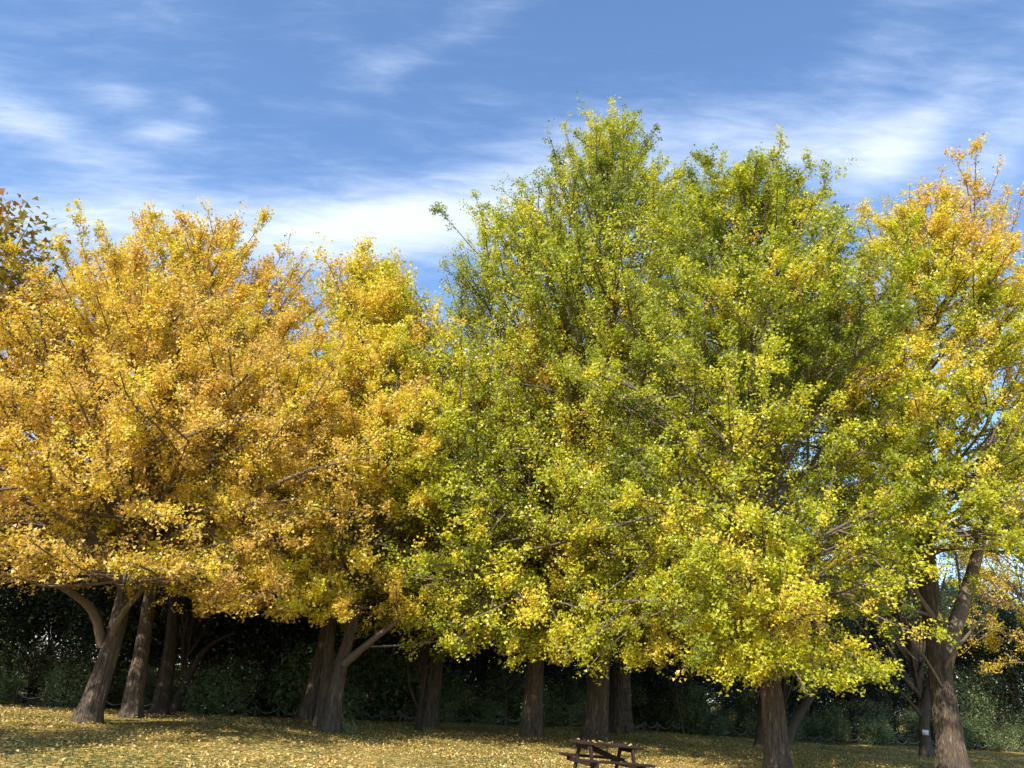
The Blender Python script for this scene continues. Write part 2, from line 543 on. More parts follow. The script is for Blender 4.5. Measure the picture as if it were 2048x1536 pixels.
# ------------------------------------------------------------------ ginkgo
def build_ginkgo(seed, path, r0, first, H, env, n_limbs, n_leaf, leaf, tint, extra=(), fixed=(), asym=(0, 0),
                 theta=(8, 62), dens_var=0.35, drop=0.25, sec_len=0.20, patch=0.14, tint_z=0.0, spread=0.16, sec_step=0.36, fork=1.5, top_dens=0.5, front_z0=0.2, zfloor=2.2, front=0, front_az=-1.57, front_w=1.25):
    """returns trunk mesh, branch mesh, crown mesh in local coordinates (base at the origin).
    env: list of (z/H, radius); extra: limb end points; fixed: hand-laid limbs (points, radius)"""
    r = np.random.default_rng(seed)
    rr = [r0 * v for v in (1.0, 0.84, 0.74, 0.62, 0.48, 0.34, 0.22, 0.12, 0.04)]
    tm, TP, TR = trunk_mesh('trunk', path, rr, seed=seed)
    tz = TP[:, 2]

    def trunk_at(z):
        return np.stack([np.interp(z, tz, TP[:, i]) for i in range(3)], -1), np.interp(z, tz, TR)

    ez = np.array([e[0] for e in env]) * H
    er = np.array([e[1] for e in env])
    # ordinary limbs
    n = n_limbs
    u = (np.arange(n) + r.uniform(0, 1, n)) / n
    s = first + (0.94 * H - first) * u ** 1.15
    az = np.arange(n) * 2.39996 + r.uniform(-0.5, 0.5, n)
    th = np.radians(theta[0] + (theta[1] - theta[0]) * u ** 0.75 + r.normal(0, 7, n))
    dirh = np.stack([np.cos(az), np.sin(az), np.zeros(n)], 1)
    k_as = 1 + asym[0] * dirh[:, 0] + asym[1] * dirh[:, 1]
    Ls = np.linspace(0.4, 22, 120)
    zz = s[:, None] + Ls[None] * np.sin(th)[:, None]
    rad_ok = Ls[None] * np.cos(th)[:, None] <= np.interp(zz, ez, er, right=0.0) * k_as[:, None]
    L = np.where(rad_ok, Ls[None], 0.4).max(1) * r.uniform(0.78, 1.06, n)
    L = np.maximum(L, 0.8)
    P0, _ = trunk_at(s)
    P2 = P0 + dirh * (L * np.cos(th))[:, None] + np.array([0, 0, 1.0]) * (L * np.sin(th))[:, None]
    bow = np.where(u < 0.35, 0.13, -0.10) + r.normal(0, 0.03, n)
    P1 = (P0 + P2) / 2 + np.array([0, 0, 1.0]) * (L * bow)[:, None] + r.normal(0, 0.06, (n, 3)) * L[:, None]
    P2[:, 2] -= np.where(u < 0.4, drop * L * (0.4 - u) * 1.6, 0)
    P2[:, 2] = np.maximum(P2[:, 2], zfloor + r.uniform(0.0, 0.5, n))
    limb = [bezier(P0, P1, P2, 12)]
    lr0 = [0.018 + 0.0085 * L]
    if len(extra):
        E = np.array(extra, float)
        m_ = len(E)
        hs = np.clip(E[:, 2] - np.hypot(E[:, 0] - np.interp(E[:, 2], tz, TP[:, 0]), E[:, 1] - np.interp(E[:, 2], tz, TP[:, 1])) * 1.15 - 2.5, first, None)
        hs = np.where(hs < first + 0.4, first + 2.6 * r.uniform(0, 1, m_) ** 1.3, hs)
        hs = np.minimum(hs, np.maximum(E[:, 2] * 0.8, first + 1.2 * r.uniform(0, 1, m_)))
        Q0, _ = trunk_at(hs)
        dl = np.linalg.norm(E - Q0, axis=1)
        Q1 = Q0 + (E - Q0) * np.array([0.62, 0.62, 0.36]) + r.normal(0, 0.03, (m_, 3)) * dl[:, None]
        limb.append(bezier(Q0, Q1, E, 12))
        lr0.append(0.02 + 0.008 * dl)
    if front:
        zf = H * (front_z0 + (0.92 - front_z0) * (np.arange(front) + r.uniform(0, 1, front)) / front)
        af = front_az + r.uniform(-front_w, front_w, front)
        rf = np.interp(zf, ez, er) * r.uniform(0.55, 1.0, front)
        E = np.stack([rf * np.cos(af), rf * np.sin(af), zf], 1) + trunk_at(zf)[0] * np.array([1, 1, 0])
        hs = np.clip(zf - rf * r.uniform(0.3, 0.8, front), first + 2.2 * r.uniform(0, 1, front), 0.85 * H)
        Q0, _ = trunk_at(hs)
        dl = np.linalg.norm(E - Q0, axis=1)
        Q1 = (Q0 + E) / 2 + np.array([0, 0, 1.0]) * (dl * r.uniform(-0.1, 0.1, front))[:, None]
        limb.append(bezier(Q0, Q1, E, 12))
        lr0.append(0.018 + 0.007 * dl)
    for pts, rad in fixed:
        limb.append(resample(pts, 12)[None])
        lr0.append(np.array([rad]))
    LB = np.concatenate(limb)
    LR0 = np.concatenate(lr0)
    # each limb forks into long feathery side limbs
    LL = plength(LB)
    fc = np.maximum((LL / fork).astype(int), 2)
    fi = np.repeat(np.arange(len(LB)), fc)
    nf = len(fi)
    ft = r.uniform(0.22, 0.82, nf)
    F0, FT = sample(LB[fi], ft)
    rnd = norm(r.normal(size=(nf, 3)) * np.array([1, 1, 0.7]))
    side = norm(rnd - FT * (rnd * FT).sum(1, keepdims=True))
    ang = np.radians(r.uniform(22, 48, nf))[:, None]
    fd = norm(FT * np.cos(ang) + side * np.sin(ang))
    fl = np.clip(LL[fi] * (1 - ft) * r.uniform(0.7, 1.15, nf) + 0.5, 0.8, 5.0)
    F2 = F0 + fd * fl[:, None]
    F2[:, 2] += fl * np.where(F0[:, 2] > 0.4 * H, 0.16, -0.05)
    F2[:, 2] = np.maximum(F2[:, 2], np.minimum(F0[:, 2], zfloor + r.uniform(0.0, 0.5, nf)))
    F1 = (F0 + F2) / 2 + r.normal(0, 0.05, (nf, 3)) * fl[:, None] - np.array([0, 0, 0.05]) * fl[:, None]
    n_main = len(LB)
    LB = np.concatenate([LB, bezier(F0, F1, F2, 12)])
    LR0 = np.concatenate([LR0, np.minimum(0.010 + 0.006 * fl, LR0[fi] * 0.6)])
    nl = len(LB)
    facing = LB[:, -1, 1] - np.interp(LB[:, -1, 2], tz, TP[:, 1])          # side towards the camera fuller than the far side
    facing = np.where(facing > 1.0, 0.5, np.where(facing < -1.0, 1.25, 1.0))
    # wobble
    kk = np.linspace(0, 1, 12)
    wob = r.normal(0, 1, (nl, 3, 3))
    LL = plength(LB)
    for q in range(3):
        LB += (wob[:, q][:, None, :] * np.sin(kk * np.pi * (q + 1) + q)[None, :, None] * kk[None, :, None]) * (LL * 0.018)[:, None, None]
    Lrad = LR0[:, None] * (1 - kk[None]) ** 0.8 + 0.008
    low_ = LB[:, -1, 2] < zfloor - 0.1
    LB[:, :, 2] += np.where(low_, zfloor - 0.1 - LB[:, -1, 2], 0.0)[:, None] * kk[None] ** 1.5
    ldens = (1 + top_dens * np.clip(LB[:, -1, 2] / H - 0.5, 0, 0.5) * 2) * facing * np.clip(r.normal(1, dens_var * 0.6, nl), 0.12, 1.8)
    ltint = r.normal(0, 0.07, nl)
    # secondaries
    cnt = np.maximum((LL / sec_step).astype(int), 3)
    si = np.repeat(np.arange(nl), cnt)
    ns = len(si)
    t_ = 0.14 + 0.86 * r.uniform(0, 1, ns) ** 0.6
    B0, Tn = sample(LB[si], t_)
    rnd = norm(r.normal(size=(ns, 3)))
    side = norm(rnd - Tn * (rnd * Tn).sum(1, keepdims=True) + np.array([0, 0, 0.25]))
    ang = np.radians(r.uniform(25, 58, ns))[:, None]
    d = norm(Tn * np.cos(ang) + side * np.sin(ang))
    sl = (sec_len * LL[si] * (1 - 0.72 * t_) * r.uniform(0.35, 1.0, ns)) + 0.25
    sl = np.minimum(sl, 1.5)
    B2 = B0 + d * sl[:, None]
    B2[:, 2] += sl * r.normal(0.05, 0.10, ns)
    B1 = (B0 + B2) / 2 + r.normal(0, 0.07, (ns, 3)) * sl[:, None]
    high = np.minimum(B0[:, 2], B2[:, 2]) > zfloor - 0.15
    SB = bezier(B0, B1, B2, 4)
    srad = np.minimum(0.006 + 0.007 * sl, 0.03)
    Srad = srad[:, None] * (1 - np.linspace(0, 1, 4)[None]) ** 0.8 + 0.003
    sdens = ldens[si] * np.clip(r.normal(1, dens_var * 0.8, ns), 0.1, 1.8)
    stint = ltint[si] + r.normal(0, 0.06, ns)
    # twigs
    tcnt = np.maximum((sl / 0.34).astype(int), 1)
    ti = np.repeat(np.arange(ns), tcnt)
    nt = len(ti)
    t2 = 0.1 + 0.9 * r.uniform(0, 1, nt)
    C0, Tn2 = sample(SB[ti], t2)
    rnd = norm(r.normal(size=(nt, 3)))
    side = norm(rnd - Tn2 * (rnd * Tn2).sum(1, keepdims=True))
    ang = np.radians(r.uniform(30, 70, nt))[:, None]
    d2 = norm(Tn2 * np.cos(ang) + side * np.sin(ang))
    tl = r.uniform(0.12, 0.45, nt) * (1.1 - 0.5 * t2)
    C2 = C0 + d2 * tl[:, None]
    TB = bezier(C0, (C0 + C2) / 2 + r.normal(0, 0.05, (nt, 3)) * tl[:, None], C2, 3)
    # branch mesh
    keep = r.uniform(size=nt) < 0.05
    Trad = np.broadcast_to(np.array([0.007, 0.0055, 0.003]), (keep.sum(), 3))
    seen = high & (r.uniform(size=ns) < 0.55)
    keep &= high[ti]
    Trad = Trad[:1].repeat(keep.sum(), 0)
    bv, bf = join([tubes(LB[:n_main], Lrad[:n_main], 6), tubes(LB[n_main:, ::2][:, :6], Lrad[n_main:, ::2][:, :6], 4), tubes(SB[seen][:, ::2][:, :2], Srad[seen][:, ::2][:, :2], 3), tubes(TB[keep], Trad, 3)])
    bm_ = mesh_from('branches', bv, bf, True)
    # leaves: clusters on short shoots along twigs, secondaries and the outer limbs
    per = 3
    lt_len = tl * sdens[ti]
    ls_len = sl * sdens * 0.9
    ll_len = LL * ldens * 0.35
    tot = lt_len.sum() + ls_len.sum() + ll_len.sum()
    nc = n_leaf // per

    def pick(P, wgt, count, lo):
        idx = r.choice(len(wgt), count, p=wgt / wgt.sum())
        t = lo + (1 - lo) * r.uniform(0, 1, count)
        p, tn = sample(P[idx], t)
        return idx, p, tn
    c1, c2 = int(nc * lt_len.sum() / tot), int(nc * ls_len.sum() / tot)
    i1, p1, n1_ = pick(TB, lt_len, c1, 0.1)
    i2, p2, n2_ = pick(SB, ls_len, c2, 0.12)
    i3, p3, n3_ = pick(LB, ll_len, nc - c1 - c2, 0.55)
    p = np.concatenate([p1, p2, p3]); tn = np.concatenate([n1_, n2_, n3_])
    tt = np.concatenate([stint[ti[i1]], stint[i2], ltint[i3]])
    ok = p[:, 2] > zfloor + 0.45 * wave(p, seed + 9, 2.4) + r.normal(0, 0.1, len(p))
    p, tn, tt = p[ok], tn[ok], tt[ok]
    p = np.repeat(p, per, 0); tn = np.repeat(tn, per, 0); tt = np.repeat(tt, per)
    N = len(p)
    out = norm(r.normal(size=(N, 3)) + tn * 0.2)
    pos = p + out * (r.uniform(0.02, spread, N))[:, None]
    cen = np.stack([np.interp(p[:, 2], tz, TP[:, 0]), np.interp(p[:, 2], tz, TP[:, 1]), p[:, 2]], 1)
    outw = norm(p - cen)
    nrm = norm(r.normal(size=(N, 3)) * 0.72 + np.array([0, 0, 0.35]) + outw * 0.35 + SUN * 0.35)
    axis = out + np.array([0, 0, -0.45]) + r.normal(size=(N, 3)) * 0.4
    size = leaf * r.uniform(0.62, 1.15, N)
    tv = tint(p) if callable(tint) else np.full(N, float(tint))
    tv = tv + tt + patch * wave(p, seed + 5, 3.2) + 0.6 * patch * wave(p, seed + 6, 1.2) + r.normal(0, 0.055, N) + tint_z * (p[:, 2] / H - 0.5)
    shade = np.clip(r.normal(1.0, 0.13, N), 0.55, 1.35)
    cm = leaf_mesh('crown', pos, nrm, axis, size, tv, shade)
    return tm, bm_, cm


def local_path(base, pts, D=None):
    """trunk guide points from the photograph, unprojected at the tree's own distance"""
    y = base[1] if D is None else D
    return [np.array(at_y(a, b_, y)) - base for a, b_ in pts]


def place_ginkgo(name, label, px_base, guide, r0, first, env, n_limbs, n_leaf, leaf, tint, seed, extra_px=(),
                 fixed_px=(), trunk_mat='bark', group='ginkgo trees on the lawn', **kw):
    base = on_ground(*px_base)
    path = [np.array([0, 0, -0.12])] + [q for q in local_path(base, guide) if q[2] > 0.25]
    H = path[-1][2]
    # side shoots grow past the end of a limb, so skyline limbs stop a little short
    extra = [np.array(at_y(a, b_ + (45 if b_ < 700 else 0), base[1] + dy)) - base for a, b_, dy in extra_px]
    fixed = []
    for pts, rad, dys in fixed_px:
        fixed.append(([np.array(at_y(a, b_, base[1] + dy)) - base for (a, b_), dy in zip(pts, dys)], rad))
    tfun = (lambda p: tint(p, base)) if callable(tint) else tint
    tm, bm_, cm = build_ginkgo(seed, path, r0, first, H, env, n_limbs, n_leaf, leaf, tfun, extra, fixed, **kw)
    root = thing(name, label, 'tree', base, group)
    obj('trunk', tm, M[trunk_mat], root)
    obj('branches', bm_, M['twig'], root)
    obj('crown', cm, M['ginkgo_leaf'], root, 'stuff')
    print('tree', name, 'base', np.round(base, 1), 'H', round(float(H), 1))
    return root, base, H


# ------------------------------------------------------------------ setting: ground
def build_ground():
    xs = np.concatenate([[-900, -400, -180, -90], np.linspace(-60, 60, 161), [90, 180, 400, 900]])
    ys = np.concatenate([[-500, -200, -80, -30], np.linspace(-10, 70, 121), [110, 200, 450, 1200]])
    X, Y = np.meshgrid(xs, ys)
    Z = gz(X, Y)
    v = np.stack([X, Y, Z], -1).reshape(-1, 3)
    nx = len(xs)
    i = np.arange(len(ys) - 1)[:, None] * nx + np.arange(nx - 1)[None]
    f = np.stack([i, i + 1, i + nx + 1, i + nx], -1).reshape(-1, 4)
    return obj('ground', mesh_from('ground', v, f, True), M['lawn'], None, 'structure')


build_ground()

# border between the lawn and the wood, traced along its foot
BORDER = [on_ground(a, b_) for a, b_ in ((-600, 1396), (-200, 1402), (60, 1413), (330, 1426), (585, 1437), (860, 1447), (1110, 1457),
                                        (1345, 1468), (1660, 1486), (2040, 1506), (2330, 1520))]
BP = np.array(BORDER)
print('border', np.round(BP, 1).tolist())


def scatter_ground(n, seed, y0, y1, margin=3.0):
    r = np.random.default_rng(seed)
    y = y0 + (y1 - y0) * r.uniform(0, 1, n) ** 0.85
    x = r.uniform(-1, 1, n) * (0.78 * y + margin)
    yb = np.interp(x, BP[:, 0], BP[:, 1]) - 0.2
    ok = y < yb
    return x[ok], y[ok], r


x, y, r = scatter_ground(165000, 3, 11.5, 42.0)
N = len(x)
den = wave(np.stack([x, y, 0 * x], 1), 11, 5.0) + 0.6 * wave(np.stack([x, y, 0 * x], 1), 12, 1.6)
keep = r.uniform(-1.3, 1.3, N) < 1.4 * den + 0.65
x, y = x[keep], y[keep]; N = len(x)
pos = np.stack([x, y, gz(x, y) + r.uniform(0.012, 0.05, N)], 1)
nrm = norm(np.stack([r.normal(0, 0.45, N), r.normal(0, 0.45, N), np.ones(N)], 1))
axis = norm(r.normal(size=(N, 3)))
me = leaf_mesh('fallen_leaves', pos, nrm, axis, 0.052 * r.uniform(0.7, 1.2, N),
               np.clip(r.normal(0.6, 0.25, N), 0, 1), np.clip(r.normal(1, 0.15, N), 0.5, 1.3))
o = obj('fallen_leaves', me, M['fallen_leaf'], None, 'stuff')
tag(o, 'yellow and tan fallen leaves strewn over the lawn', 'leaves')

x, y, r = scatter_ground(130000, 4, 11.5, 44.0)
N = len(x)
den = wave(np.stack([x, y, 0 * x], 1), 21, 6.0) + 0.5 * wave(np.stack([x, y, 0 * x], 1), 22, 2.0)
keep = r.uniform(-1.2, 1.2, N) < 1.4 * den + np.where(y > 24, 0.5, 0.1)
x, y = x[keep], y[keep]; N = len(x)
pos = np.stack([x, y, gz(x, y) - 0.005], 1)
axis = norm(np.stack([r.normal(0, 0.35, N), r.normal(0, 0.35, N), np.ones(N)], 1))
nrm = norm(np.stack([r.normal(0, 1, N), r.normal(0, 1, N), np.full(N, 0.1)], 1))
me = leaf_mesh('grass', pos, nrm, axis, r.uniform(0.03, 0.065, N), np.clip(r.normal(0.3, 0.25, N), 0, 1),
               np.clip(r.normal(1, 0.15, N), 0.5, 1.3), wide=0.4, fold=0.02)
o = obj('grass', me, M['grass'], None, 'stuff')
tag(o, 'short green and straw grass of the lawn', 'grass')


# ------------------------------------------------------------------ the ginkgos in front
def tint_left(p, b):
    return 0.80 - 0.05 * np.clip((p[:, 2] - 5) / 8, -0.6, 1)


place_ginkgo('ginkgo_tree', 'broad golden brown ginkgo with thick leaning trunk forked low to the side', (172, 1449),
             [(172, 1449), (198, 1370), (226, 1280), (246, 1210), (262, 1120), (290, 1000), (318, 850), (340, 700), (352, 570)],
             0.275, 3.4, [(0.16, 5.6), (0.3, 8.2), (0.5, 8.4), (0.68, 6.4), (0.85, 4.0), (1.0, 0.8)], 64, 205000, 0.077, tint_left, 101,
             extra_px=[(20, 560, -1), (130, 555, 1), (215, 540, -2), (60, 700, -5), (20, 1150, -5), (90, 1200, -6), (440, 1150, -5),
                       (340, 1150, -6), (240, 1190, -6), (20, 900, -7), (200, 850, -7), (420, 800, -4)],
             fixed_px=[([(203, 1290), (196, 1252), (186, 1225), (163, 1195), (125, 1160), (60, 1110)], 0.13, (0, -0.3, -0.6, -1.2, -2.2, -3.6)),
                       ([(225, 1270), (246, 1215), (270, 1190), (320, 1150), (380, 1110)], 0.09, (-0.2, -0.6, -1.2, -2.2, -3.6))],
             patch=0.07, dens_var=0.35, theta=(17, 55), drop=0.12, front=20, zfloor=3.1)

place_ginkgo('ginkgo_tree', 'tall golden ginkgo with bare twigs in its top behind the forked leaning trunk', (262, 1437),
             [(262, 1437), (272, 1360), (285, 1290), (300, 1200), (312, 1120), (330, 950), (362, 700), (385, 540), (395, 480)],
             0.25, 6.0, [(0.2, 3.0), (0.35, 6.0), (0.6, 6.6), (0.8, 4.6), (1.0, 1.0)], 50, 115000, 0.092,
             lambda p, b: 0.76 - 0.012 * np.clip(p[:, 2] - 14, 0, 10), 102,
             extra_px=[(205, 480, 0), (270, 415, 1), (330, 400, 0), (450, 388, 0), (430, 400, -1), (500, 440, 1), (560, 500, 1), (598, 505, 0.5),
                       (580, 600, -1), (600, 650, 0), (540, 470, 0)],
             patch=0.07, dens_var=0.5, theta=(15, 66), front=12)


def tint_mid(p, b):
    return 0.64 - 0.03 * np.clip(p[:, 0], -3, 4) * 0.8


place_ginkgo('ginkgo_tree', 'yellow ginkgo on a leaning trunk with one side limb and ivy at its foot', (662, 1466),
             [(662, 1466), (669, 1400), (682, 1330), (700, 1270), (712, 1200), (735, 1120), (755, 1000), (768, 880), (778, 760), (785, 690)],
             0.225, 3.6, [(0.18, 4.4), (0.32, 5.8), (0.5, 5.8), (0.7, 4.6), (0.85, 3.2), (1.0, 0.9)], 52, 125000, 0.084, tint_mid, 103,
             asym=(-0.5, 0.1),
             extra_px=[(600, 700, 0), (590, 860, -2), (520, 900, -3),
                       (480, 940, -4), (440, 1120, -5), (480, 1170, -5), (560, 1210, -4), (620, 1240, -3), (800, 1200, -2)],
             fixed_px=[([(688, 1328), (715, 1305), (752, 1275), (800, 1240), (850, 1190)], 0.12, (-0.2, -0.5, -0.9, -1.6, -2.4))],
             patch=0.09, dens_var=0.3, theta=(10, 58), drop=0.2, zfloor=3.0, front=24, front_az=-2.35, front_w=0.8)


def tint_centre(p, b):
    z = p[:, 2]
    return 0.365 - 0.011 * np.clip(z - 6, 0, 14) + 0.05 * np.clip(5.5 - z, 0, 3) * 0.3


place_ginkgo('ginkgo_tree', 'huge green and lime ginkgo with pointed crown behind the picnic table', (1190, 1482),
             [(1190, 1482), (1192, 1420), (1197, 1360), (1205, 1280), (1210, 1180), (1208, 1080), (1200, 960), (1195, 800), (1200, 600), (1215, 400), (1236, 238)],
             0.42, 4.0, [(0.10, 5.0), (0.17, 7.6), (0.3, 9.4), (0.48, 9.8), (0.62, 8.2), (0.78, 5.2), (0.9, 2.4), (1.0, 0.6)], 108, 430000, 0.094, tint_centre, 104,
             extra_px=[(1262, 195, 0.3), (1232, 190, 0), (1215, 240, 0.2), (1320, 300, 0), (1190, 310, -0.5), (1110, 280, 0), (1135, 330, -1), (1065, 350, 0.5),
                       (1005, 430, 0), (945, 378, 0), (930, 470, 0.5), (925, 530, 0), (870, 630, -1), (790, 610, -1), (730, 690, -3), (665, 765, -4), (690, 720, -5), (760, 650, -4), (840, 580, -3), (740, 800, -6), (820, 700, -6), (900, 620, -5), (760, 900, -7), (860, 820, -7), (700, 860, -7), (830, 960, -8), (900, 760, -8), (780, 760, -7), (900, 1060, -9), (820, 1120, -8), (960, 980, -9), (870, 1200, -8), (980, 1150, -9),
                       (680, 840, -3), (720, 940, -4), (780, 1040, -4), (740, 1160, -4), (800, 1240, -5), (880, 1300, -6), (1010, 1340, -6), (1120, 1310, -6),
                       (1290, 1330, -6), (1340, 1340, -6), (1400, 1100, -8), (1450, 1200, -8), (1490, 1000, -7.5), (1350, 1000, -9), (1380, 1250, -7.5), (1430, 900, -7), (1300, 1150, -9), (1330, 1290, -7.5), (1500, 1120, -8), (1440, 1300, -7), (1400, 780, -6), (1380, 640, -4), (940, 1240, -6), (1180, 1290, -7), (1400, 520, 0), (1450, 700, -3), (1100, 900, -9), (1250, 880, -9), (960, 880, -8)],
             fixed_px=[([(1204, 1300), (1212, 1200), (1205, 1100), (1188, 980), (1190, 880), (1205, 780)], 0.15, (-0.4, -1.5, -2.8, -4.2, -5.2, -5.8))],
             dens_var=0.3, patch=0.17, theta=(6, 66), drop=0.30, front=64, zfloor=2.25, top_dens=1.3)


def tint_right(p, b):
    return 0.29 + 0.13 * np.clip((7.0 - p[:, 2]) / 6, -0.6, 1) + 0.22 * np.exp(-((p[:, 0] + 1.2) / 1.8) ** 2 - ((p[:, 2] - 5.5) / 2.2) ** 2)


place_ginkgo('ginkgo_tree', 'lime and yellow ginkgo with low drooping boughs hiding the top of its trunk', (1557, 1549),
             [(1557, 1549), (1552, 1480), (1545, 1400), (1538, 1340), (1530, 1250), (1522, 1100), (1512, 800), (1500, 500), (1486, 345)],
             0.29, 3.1, [(0.14, 3.6), (0.25, 4.8), (0.45, 5.6), (0.62, 5.2), (0.8, 3.6), (0.92, 2.2), (1.0, 0.8)], 74, 225000, 0.080, tint_right, 105,
             extra_px=[(1440, 270, 0), (1390, 315, 0), (1375, 385, 0.5), (1520, 295, 0), (1590, 315, 0), (1610, 375, 0), (1690, 420, 0.5), (1740, 470, 1),
                       (1750, 480, 0), (1800, 560, 0), (1500, 1390, -2.5), (1450, 1350, -3), (1600, 1370, -3), (1700, 1385, -2), (1750, 1340, -1.5), (1660, 1240, -3),
                       (1400, 1290, -3), (1360, 1200, -3.5), (1545, 1350, -2.5), (1520, 1290, -3.5), (1560, 1230, -4), (1500, 1180, -4.5), (1590, 1300, -3.5), (1480, 1310, -3.2), (1570, 1120, -4.5), (1640, 1320, -3), (1530, 1040, -5), (1720, 1300, -2), (1440, 1230, -4), (1680, 880, -2), (1600, 1050, -4)],
             dens_var=0.35, patch=0.18, theta=(4, 64), drop=0.34, front=44, zfloor=2.0, top_dens=0.8, asym=(-0.12, 0))


def tint_far_right(p, b):
    return 0.40 + 0.030 * np.clip(p[:, 2] - 9, -4, 9) + 0.03 * np.clip(p[:, 0] - 1, 0, 5)


place_ginkgo('ginkgo_tree', 'thick ginkgo with heavy forked trunk and bare side branches under gold and lime leaves', (1908, 1556),
             [(1908, 1556), (1900, 1480), (1888, 1400), (1878, 1330), (1865, 1220), (1852, 1130), (1848, 1050), (1846, 900), (1855, 700), (1868, 520), (1876, 400)],
             0.375, 6.2, [(0.25, 3.8), (0.36, 5.6), (0.5, 6.0), (0.7, 5.0), (0.85, 3.4), (1.0, 0.8)], 66, 180000, 0.086, tint_far_right, 106,
             extra_px=[(1820, 330, 0), (1890, 325, 0), (2015, 335, 0), (2030, 420, 0), (1960, 400, 0), (2040, 520, -1), (1770, 990, -4), (1800, 1040, -4),
                       (1830, 970, -5), (1930, 880, -5), (2030, 850, -5), (2030, 1060, -4), (1980, 1010, -5), (2060, 960, -4), (2090, 780, -2), (2080, 640, 0), (2060, 1120, -4), (1990, 700, -3), (1900, 650, -4), (1800, 760, -4), (1790, 880, -5), (2090, 900, -3)],
             fixed_px=[([(1884, 1340), (1905, 1270), (1928, 1200), (1945, 1110), (1962, 1010), (1990, 860)], 0.26, (0.1, 0.1, 0, -0.2, -0.5, -0.8)),
                       ([(1890, 1335), (1912, 1300), (1950, 1270), (2000, 1235), (2070, 1225)], 0.05, (-0.4, -0.7, -1.1, -1.5, -2.0)),
                       ([(1858, 1230), (1830, 1222), (1790, 1217), (1740, 1200), (1700, 1190)], 0.05, (-0.3, -0.5, -0.8, -1.2, -1.6)),
                       ([(1866, 1235), (1838, 1190), (1815, 1140), (1800, 1060)], 0.09, (-0.3, -0.5, -0.7, -1.0)),
                       ([(1884, 1372), (1862, 1340), (1810, 1305), (1740, 1290)], 0.035, (-0.3, -0.5, -0.8, -1.1))],
             dens_var=0.4, theta=(6, 62), drop=0.3, front=34, front_z0=0.48, zfloor=5.2)

# ------------------------------------------------------------------ ginkgos further back: own trunks, crowns from two shared meshes
def straight(H):
    return [np.array([0, 0, -0.1])] + [np.array([0.02 * z, 0.01 * z, z]) for z in np.linspace(1, H, 8)]


protos = []
for sd, hh, tn0 in ((201, 17.0, 0.62), (202, 18.0, 0.70), (203, 18.0, 0.30)):
    tm, bm_, cm = build_ginkgo(sd, straight(hh), 0.3, 4.5, hh, [(0.24, 3.0), (0.4, 5.0), (0.6, 5.0), (0.8, 3.4), (1.0, 0.8)], 60, 64000, 0.115,
                               tn0, dens_var=0.25, spread=0.36, theta=(8, 68))
    bm_.materials.append(M['twig']); cm.materials.append(M['ginkgo_leaf'])
    protos.append((bm_, cm))


def back_ginkgo(label, px, guide, r0, proto, H, rz, mat='bark', base=None):
    base = on_ground(*px) if base is None else np.array(base, float)
    root = thing('ginkgo_tree', label, 'tree', base, 'ginkgo trees on the lawn')
    low = [np.array([0, 0, -0.12])] + [q for q in local_path(base, guide) if q[2] > 0.25]
    if len(low) == 1:
        low.append(np.array([0, 0, 1.0]))
    end = low[-1]
    lean = float(np.clip(end[0] / max(end[2], 1.0), -0.12, 0.12))
    full = low + [np.array([end[0] + (lean * z - end[0]) * min(1.0, (z - end[2]) / 4.0), 0.0, z]) for z in np.linspace(end[2] + 1.2, 0.93 * H, 7)]
    tm, TP, TR = trunk_mesh('trunk', full, [r0 * v for v in (1, .86, .74, .6, .45, .3, .17, .04)], sides=72, k=64, seed=abs(int(px[0])))
    obj('trunk', tm, M[mat], root)
    sc = H / (17.0, 18.0, 18.0)[proto]
    for nm, me_, kd in (('branches', protos[proto][0], None), ('crown', protos[proto][1], 'stuff')):
        o = obj(nm, me_, None, root, kd)
        o.rotation_euler = (Matrix.Rotation(math.atan(lean), 3, 'Y') @ Matrix.Rotation(rz, 3, 'Z')).to_euler()
        o.scale = (sc, sc, sc)
    print('back', label[:30], np.round(base, 1))
    return root, base


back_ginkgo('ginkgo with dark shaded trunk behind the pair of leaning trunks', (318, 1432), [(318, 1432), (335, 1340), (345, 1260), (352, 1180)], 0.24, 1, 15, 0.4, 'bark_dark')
back_ginkgo('ginkgo trunk pressed close behind the leaning trunk with ivy at its foot', (643, 1453), [(643, 1453), (649, 1390), (656, 1320), (662, 1260)], 0.195, 0, 17.9, 1.3)
back_ginkgo('ginkgo leaning out beside two close trunks near the chain fence', (610, 1441), [(610, 1441), (627, 1370), (640, 1310), (652, 1250)], 0.215, 1, 17.5, 2.2)
back_ginkgo('slim ginkgo with lit trunk beside the thin forked sapling', (861, 1455), [(861, 1455), (866, 1390), (872, 1340), (880, 1280)], 0.27, 0, 15, 3.0)
r_, base_F = back_ginkgo('ginkgo with deep furrowed dark trunk and a round pruning scar', (1062, 1475), [(1062, 1475), (1066, 1400), (1072, 1330), (1078, 1250), (1085, 1100)], 0.34, 1, 17, 4.1)
back_ginkgo('ginkgo close behind the huge trunk with dappled sun on its bark', (1242, 1470), [(1242, 1470), (1240, 1400), (1243, 1350), (1250, 1280)], 0.46, 0, 20, 5.0)

back_ginkgo('green ginkgo whose shaded straight trunk shows beside the lime ginkgo trunk', (1520, 1493), [(1520, 1493), (1524, 1450), (1528, 1410), (1532, 1350)], 0.20, 2, 22, 0.9, 'bark_smooth')
back_ginkgo('ginkgo standing apart in front of the broad golden brown ginkgo', (-900, 1640), [], 0.26, 1, 11.5, 0.0, base=(-15.2, 6.3, gz(-15.2, 6.3)))
back_ginkgo('golden ginkgo beyond the thick trunk with the heavy fork', (2110, 1515), [(2110, 1515), (2100, 1400)], 0.25, 1, 18, 2.6)
